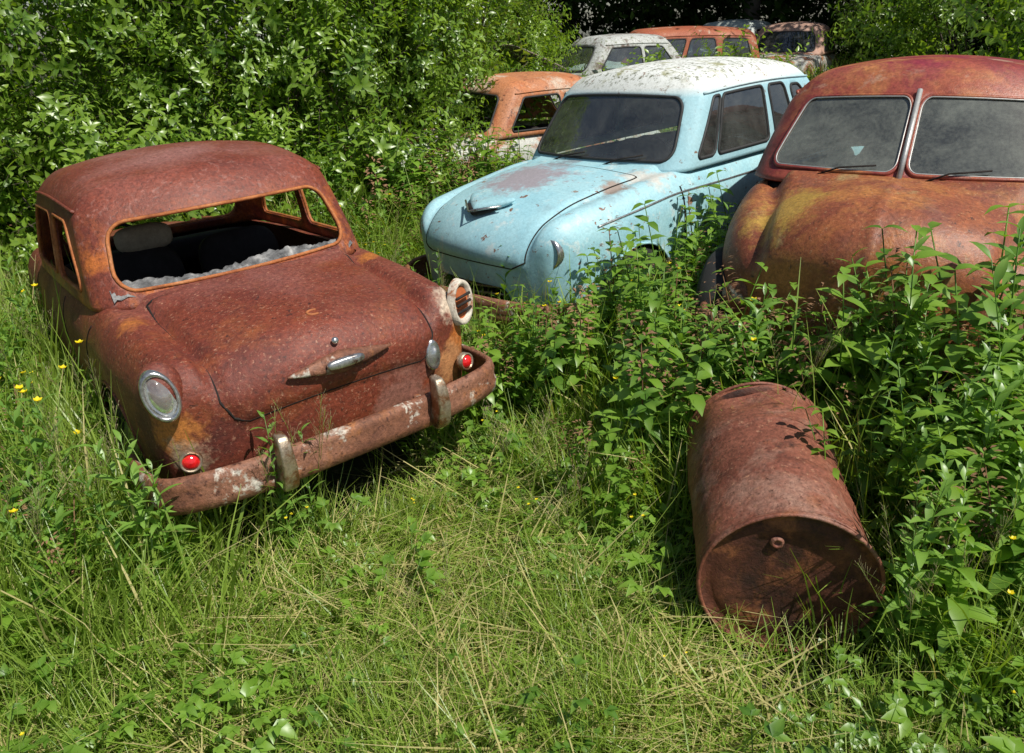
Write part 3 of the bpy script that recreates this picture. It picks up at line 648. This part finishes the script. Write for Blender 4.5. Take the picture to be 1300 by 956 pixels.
def seedgrass():
    b=MB()
    for s in range(4):
        h=U(.55,.85);bx,by=U(-.15,.15),U(-.15,.15);P=[(bx*(t/6)**2,by*(t/6)**2,h*t/6) for t in range(7)]
        b.stem(P,.0015,.0009,0,.5)
        for k in range(26):
            t=.72+.28*k/26;a=U(0,6.28);L=U(.015,.05)*(1.2-t)*3
            p=Vector((bx*t*t,by*t*t,h*t)); q=p+Vector((math.cos(a)*L*.6,math.sin(a)*L*.6,L))
            b.leaf(tuple(q),(math.cos(a)*.4,math.sin(a)*.4,1),(1,0,0),.010,.004,.1,0,1,0,.5,2)
            b.stem([tuple(p),tuple(q)],.0005,.0004,1,.2)
    for k in range(6): b.blade((U(-.03,.03),U(-.03,.03),0),U(0,6.28),U(.3,.55),.005,U(.5,1.5))
    return b
SG=[seedgrass().mesh('s%d'%i,[mGrass,mSeed]) for i in range(4)]
def flower(h):
    b=MB()
    for s in range(3):
        hh=h*U(.7,1.1);bx,by=U(-.12,.12),U(-.12,.12);b.stem([(bx*(t/4)**1.5,by*(t/4)**1.5,hh*t/4) for t in range(5)],.0014,.001,0,.2)
        for k in range(5):
            a=k*1.2566+s; b.leaf((bx,by,hh),(math.cos(a),math.sin(a),.55),(0,0,1),.013,.014,-.2,0,1,0,.3,3,.6)
        for k in range(5):
            a=U(0,6.28);t=U(.1,.7);b.leaf((bx*t,by*t,hh*t),(math.cos(a),math.sin(a),.5),(0,0,1),.05,.012,.2,.3)
    return b
FL=[flower(.42).mesh('f%d'%i,[mWeed,mYel]) for i in range(3)]
def sprig(n,LL,L=.42,wr=.36,k=2):
    b=MB();bx=U(.0,.12);P=[(bx*(t/3)**2,0,L*t/3) for t in range(4)];b.stem(P,.003,.001,1,.1)
    for i in range(n):
        t=(i+.5)/n;a=i*2.4+U(-.3,.3);el=U(.2,.8);l=LL*U(.7,1.15)
        b.leaf((bx*t*t,0,L*t),(math.cos(a)*math.cos(el),math.sin(a)*math.cos(el),math.sin(el)),(0,0,1),l,l*wr,.25,U(.1,.4),0,0,U(.0,.6),k,.9)
    return b
def bough(srcs,n,R_,m):
    b=MB()
    for i in range(n):
        d=Vector((random.gauss(0,1),random.gauss(0,1),random.gauss(0,1)+.5)).normalized()
        p=d*R_*U(.2,.9); dd=(d+Vector((random.gauss(0,.4),random.gauss(0,.4),random.gauss(0,.4)+.5))).normalized()
        q=Vector((0,0,1)).rotation_difference(dd)@Quaternion((0,0,1),U(0,6.28))
        b.add(random.choice(srcs),Matrix.Translation(p)@q.to_matrix().to_4x4()@Matrix.Scale(U(.7,1.15),4),U(0,1))
    return b.mesh('bough',[m,mBark])
SPb=[sprig(15,.10,k=3) for i in range(5)]
SP=[bough(SPb,24,.38,mBush) for i in range(5)]
SPdb=[sprig(12,.15,.6,.45) for i in range(4)]
SPD=[bough(SPdb,18,.6,mDarkL) for i in range(3)]
cols={}
def scatter(name,protos,P,rot,sc,parent=None,realize=True):
    P=np.asarray(P,float);n=len(P)
    me=bpy.data.meshes.new(name);me.from_pydata([tuple(p) for p in P],[],[])
    a=me.attributes.new('rot','FLOAT_VECTOR','POINT');a.data.foreach_set('vector',np.asarray(rot,float).ravel())
    a=me.attributes.new('sc','FLOAT','POINT');a.data.foreach_set('value',np.asarray(sc,float))
    a=me.attributes.new('idx','INT','POINT');a.data.foreach_set('value',rng.integers(0,len(protos),n).astype(int))
    o=link(bpy.data.objects.new(name,me),parent)
    key=id(protos)
    if key not in cols:
        c_=bpy.data.collections.new(name+'_parts')
        for q in protos: c_.objects.link(q)
        cols[key]=c_
    ng=bpy.data.node_groups.new(name,'GeometryNodeTree')
    ng.interface.new_socket('Geometry',in_out='INPUT',socket_type='NodeSocketGeometry');ng.interface.new_socket('Geometry',in_out='OUTPUT',socket_type='NodeSocketGeometry')
    N=ng.nodes;gi=N.new('NodeGroupInput');go=N.new('NodeGroupOutput');ip=N.new('GeometryNodeInstanceOnPoints');ci=N.new('GeometryNodeCollectionInfo')
    ci.inputs['Collection'].default_value=cols[key];ci.inputs['Separate Children'].default_value=True;ci.inputs['Reset Children'].default_value=True
    def na(t,nm):
        q=N.new('GeometryNodeInputNamedAttribute');q.data_type=t;q.inputs['Name'].default_value=nm
        return [s for s in q.outputs if s.enabled and s.name=='Attribute'][0]
    er=N.new('FunctionNodeEulerToRotation');ng.links.new(na('FLOAT_VECTOR','rot'),er.inputs[0])
    ng.links.new(gi.outputs[0],ip.inputs['Points']);ng.links.new(ci.outputs[0],ip.inputs['Instance']);ip.inputs['Pick Instance'].default_value=True
    ng.links.new(na('INT','idx'),ip.inputs['Instance Index']);ng.links.new(er.outputs[0],ip.inputs['Rotation']);ng.links.new(na('FLOAT','sc'),ip.inputs['Scale'])
    if realize:
        rl=N.new('GeometryNodeRealizeInstances');ng.links.new(ip.outputs[0],rl.inputs[0]);ng.links.new(rl.outputs[0],go.inputs[0])
    else: ng.links.new(ip.outputs[0],go.inputs[0])
    md=o.modifiers.new('scatter','NODES');md.node_group=ng
    return o
bpy.context.view_layer.update()
inv=[(np.array(e.matrix_world.inverted()),S) for e,S in((eA,(.72,-2.0,1.95)),(eB,(.72,-2.0,1.90)),(eC,(.78,-2.25,1.42)),(eD,(.72,-2,1.9)),(eBar,(.26,-.60,.42)))]
def inside(x,y,m=0.):
    r=np.zeros(len(x),bool)
    P=np.stack([x,y,np.zeros_like(x),np.ones_like(x)],1)
    for M,(w,a,b) in inv:
        q=P@M.T; r|=(np.abs(q[:,0])<w+m)&(q[:,1]>a-m)&(q[:,1]<b+m)
    return r
def seg(x,y,a,b):
    a=np.array(a);b=np.array(b);e=b-a;t=np.clip(((x-a[0])*e[0]+(y-a[1])*e[1])/(e@e),0,1);return np.hypot(x-a[0]-t*e[0],y-a[1]-t*e[1])
def path(x,y):
    d=np.minimum(np.minimum(seg(x,y,(-1.1,1.6),(-.45,2.55)),seg(x,y,(-.7,2.35),(.15,3.0))),np.minimum(seg(x,y,(.1,2.9),(.15,3.5)),seg(x,y,(-.3,2.5),(.5,1.7))))
    return np.exp(-(d/.42)**2)
def pts(step,x0,x1,y0,y1,fn,m=0.):
    X,Y=np.meshgrid(np.arange(x0,x1,step),np.arange(y0,y1,step));x=X.ravel()+rng.uniform(-.5,.5,X.size)*step;y=Y.ravel()+rng.uniform(-.5,.5,X.size)*step
    k=(rng.uniform(0,1,len(x))<fn(x,y))&~inside(x,y,m)&(np.abs(x)<.74*y+.7)
    x=x[k];y=y[k];return x,y,terr(x,y)
def rots(n,tilt=.15):
    return np.stack([rng.normal(0,tilt,n),rng.normal(0,tilt,n),rng.uniform(0,6.28,n)],1)
def put(name,protos,xyz,s0,s1,tilt=.08,hf=None,parent=None):
    x,y,z=xyz;s=rng.uniform(s0,s1,len(x))
    if hf is not None: s=s*hf(x,y)
    return scatter(name,protos,np.stack([x,y,z],1),rots(len(x),tilt),s,parent)
G_=lambda d,w: np.exp(-(d/w)**2)
def zC(x,y):
    return np.maximum.reduce([G_(seg(x,y,(.45,3.75),(2.3,2.75)),.42),G_(seg(x,y,(.45,3.9),(1.6,5.0)),.38),.9*G_(seg(x,y,(1.5,2.35),(2.2,2.7)),.32),.8*G_(seg(x,y,(.45,3.1),(.5,3.7)),.3)])
def zR(x,y): return G_(seg(x,y,(1.55,3.0),(2.4,2.6)),.28)   # the tallest stand, in front of the right car's near wing
def zB(x,y): return G_(seg(x,y,(-.55,4.5),(.2,3.95)),.3)
def zA(x,y): return G_(seg(x,y,(-1.6,2.55),(-3.5,4.7)),.45)
def hgt(x,y):
    h=1.0-.5*path(x,y)+.30*sm(-1.1,-1.6,x)+.40*zA(x,y)+.55*zC(x,y)+.35*zB(x,y)+.7*sm(6.2,7,y)*sm(.3,-.3,x)+.3*zR(x,y)
    return h*(1-.35*sm(2.1,1.5,y))
gp=link(bpy.data.objects.new('grass',None))
put('tall_grass',G,pts(.27,-4.5,6,1.2,7.8,lambda x,y:1-.75*path(x,y),.04),.8,1.25,.1,hgt,gp)
put('far_grass',GFar,pts(.5,-7,12,7,17,lambda x,y:np.ones_like(x),.15),1.0,1.7,.1,None,gp)
put('short_grass',GS,pts(.26,-3,3.2,1.2,5.2,lambda x,y:.35+.6*path(x,y)),.8,1.3,.1,None,gp)
put('flattened_grass',GF,pts(.21,-2.4,2.4,1.3,4.4,lambda x,y:.06+.94*path(x,y)),.8,1.2,.08,None,gp)
put('seed_grass',SG,pts(.2,-4,5,1.9,7.5,lambda x,y:.20*(1-path(x,y))+.25*G_(seg(x,y,(-1.25,2.3),(-.2,3.3)),.18)+.45*zR(x,y)+.25*zA(x,y)),.6,1.05,.1,lambda x,y:1+.35*zR(x,y),gp)
wp=link(bpy.data.objects.new('weeds',None))
put('ground_leaves',RO,pts(.25,-3.5,4,1.25,6,lambda x,y:.62+.33*np.sin(x*3.1+1)*np.sin(y*2.7)-.15*path(x,y)),.8,1.5,.1,None,wp)
def wz(x,y): return np.clip(.14+.95*zC(x,y)+.75*zB(x,y)+.55*zA(x,y)+.9*sm(6.2,6.8,y)*sm(.4,-.2,x)+.3*G_(seg(x,y,(.35,2.2),(.5,3.0)),.2),0,1)*(1-.85*path(x,y))*(1-.6*sm(2.0,1.6,y))
put('nettle_weeds',NT,pts(.19,-4.5,5,1.6,8.4,wz,.05),.8,1.2,.1,lambda x,y:.80+.85*zC(x,y)+.25*zB(x,y)+.30*zA(x,y)+1.1*sm(6.4,7.4,y)+.25*zR(x,y),wp)
def lz(x,y): return np.clip(.04+.85*G_(seg(x,y,(1.38,2.1),(1.75,2.7)),.28)+.30*zA(x,y)+.35*zC(x,y)+.5*zR(x,y),0,1)*(1-path(x,y))
put('willowherb_weeds',LW,pts(.22,-4.5,5,1.9,8,lz,.08),.75,1.15,.1,lambda x,y:1+.15*zC(x,y)+.30*zR(x,y),wp)
put('buttercups',FL,pts(.16,-3,4,1.6,7,lambda x,y:.09+.35*G_(seg(x,y,(.1,3.9),(.9,4.5)),.35)),.7,1.1,.1,hgt,link(bpy.data.objects.new('wildflowers',None)))
def euler_dir(D,n):
    out=np.zeros((n,3))
    for i in range(n):
        q=Vector((0,0,1)).rotation_difference(Vector(D[i]))@Quaternion((0,0,1),random.uniform(0,6.28)); e=q.to_euler();out[i]=(e.x,e.y,e.z)
    return out
def shrub(name,blobs,protos,dens,s=(.8,1.3),stems=True,realize=True):
    e=link(bpy.data.objects.new(name,None));P=[];D=[]
    V=[];F=[]
    for (cx,cy,cz,rx,ry,rz) in blobs:
        n=int(dens*rx*rz); d=rng.normal(size=(n,3));d/=np.linalg.norm(d,axis=1)[:,None]
        lump=1+.16*np.sin(d[:,0]*7+cx*3)*np.sin(d[:,2]*6+cy)+.10*np.sin(d[:,1]*11+d[:,2]*9)
        r=rng.uniform(.6,1,n)**.6*lump
        tc=np.array([-cx,-cy,0]);tc/=np.linalg.norm(tc)
        p=np.array([cx,cy,cz])+d*r[:,None]*np.array([rx,ry,rz]);k=(p[:,2]>.05+terr(p[:,0],p[:,1]))&((d@tc)>-.45)
        P.append(p[k]); D.append((d*.6+np.array([0,0,.8])+rng.normal(0,.3,(n,3)))[k])
        if stems:
            gz=float(terr(cx,cy))
            for q in range(9):
                a=U(0,6.28);e2=(cx+rx*.75*math.cos(a),cy+ry*.75*math.sin(a),cz+rz*U(-.1,.7))
                pp=catmull([(cx+U(-.3,.3),cy+U(-.3,.3),gz-.1),(cx+rx*.25*math.cos(a),cy+ry*.25*math.sin(a),cz*.5),e2],5)
                v,f=tubegeo(pp,np.linspace(.035,.006,len(pp)),6);b=len(V);V+=list(v);F+=[tuple(b+i for i in g) for g in f]
    if V: mesh_obj('branches',V,F,mBark,e)
    P=np.concatenate(P);D=np.concatenate(D);D/=np.linalg.norm(D,axis=1)[:,None]
    scatter('foliage',protos,P,euler_dir(D,len(P)),rng.uniform(s[0],s[1],len(P)),e,realize)
    return e
shrub('willow_shrub',[(-5.2,6.3,1.1,1.4,1.2,1.9),(-4.2,7.6,1.5,1.5,1.3,2.1),(-2.7,8.3,1.3,1.3,1.2,2.0),(-1.5,9.1,1.2,1.1,1.2,2.0),(-3.0,10.2,2.2,2.2,1.6,2.4),(-.8,11.4,1.6,1.5,1.5,2.2),(-6.4,5.4,1.4,1.4,1.4,2.4),(-7.5,8.0,2.4,2.2,1.6,2.4),(-3.6,6.6,.5,.8,.7,.8),(-2.2,7.2,.3,.7,.6,.7)],SP,42)
shrub('hazel_shrub',[(6.6,9.2,1.0,1.3,1.2,1.5),(8.3,10.2,1.3,1.6,1.4,1.8),(7.2,11.8,1.4,1.8,1.4,1.7),(10.5,11.5,1.5,2,1.5,2)],SP,26,(.9,1.5))
shrub('bramble_thicket',[(.6,12.2,.2,1.1,.8,.75),(2.6,12.0,.2,1.2,.7,.75),(-.8,14.5,1.2,1.6,1.4,1.8),(4.2,13.6,.3,1.4,.8,.8),(9,16.5,1.2,2.2,1.4,1.6),(-1.0,7.9,.15,.7,.5,.5)],SP,24,(1,1.5))
Bl=[]
for i in range(11): Bl.append((-9+i*3.4+U(-.6,.6),22+U(-1.5,2.5),3.2+U(-.5,1),2.6,2.2,3.8))
shrub('distant_trees',Bl,SPD,10,(1.2,2.2),realize=False)
def tree(x,y,h,cr,dens):
    e=link(bpy.data.objects.new('broadleaf_tree',None));z=float(terr(x,y))
    P=catmull([(x,y,z-.2),(x+.1,y,z+h*.3),(x-.15,y+.1,z+h*.65),(x,y,z+h)],6);V,F=tubegeo(P,np.linspace(.22,.04,len(P)),10)
    PP=[];DD=[]
    for q in range(16):
        a=q*2.4;zz=z+h*U(.4,.95);L=cr*U(.6,1);end=(x+L*math.cos(a),y+L*math.sin(a),zz+L*.35)
        v,f=tubegeo(catmull([(x,y,zz),(x+L*.5*math.cos(a),y+L*.5*math.sin(a),zz+L*.1),end],4),np.linspace(.07,.012,9),6);b=len(V);V=list(V)+list(v);F=list(F)+[tuple(b+i for i in g) for g in f]
        n=dens;c=rng.normal(size=(n,3));c/=np.linalg.norm(c,axis=1)[:,None];rr=rng.uniform(.2,1,n)**.5*cr*.42
        PP.append(np.array(end)+c*rr[:,None]*np.array([1.2,1.2,.7]));DD.append(c+np.array([0,0,.4]))
    mesh_obj('trunk_and_limbs',V,F,mBark,e);PP=np.concatenate(PP);DD=np.concatenate(DD)
    scatter('foliage',SPD,PP,euler_dir(DD,len(PP)),rng.uniform(1.0,1.8,len(PP)),e,False)
for (x,y,h,cr) in((13,15,8,3.6),(5.5,19,8,3.4),(1.5,20.5,8,3.5),(12,19,9,4)): tree(x,y,h,cr,12)
# ---------------------------------------------------------------- light, camera
el=rad(56);az=rad(131)
sd=Vector((math.sin(az)*math.cos(el),math.cos(az)*math.cos(el),math.sin(el)))
L=bpy.data.lights.new('sun','SUN');L.energy=5;L.angle=rad(.5);L.color=(1,.96,.88);lo=link(bpy.data.objects.new('sun',L));lo.rotation_euler=sd.to_track_quat('Z','Y').to_euler();lo.location=(5,-5,10)
w=bpy.data.worlds.new('World');scene.world=w;w.use_nodes=True;nt=w.node_tree;bg=nt.nodes['Background']
sk=nt.nodes.new('ShaderNodeTexSky');sk.sky_type='NISHITA';sk.sun_disc=False;sk.sun_elevation=el;sk.sun_rotation=az
nt.links.new(sk.outputs[0],bg.inputs[0]);bg.inputs[1].default_value=.075
cam=bpy.data.cameras.new('camera');co=link(bpy.data.objects.new('camera',cam));cam.sensor_width=36;cam.lens=36*989.9/1300;cam.shift_y=-45/1300;cam.clip_end=500;cam.clip_start=.05
co.matrix_world=Matrix.Translation((0,0,1.943))@Matrix.Rotation(rad(90-21.69),4,'X')@Matrix.Rotation(rad(-1.53),4,'Z')
scene.camera=co
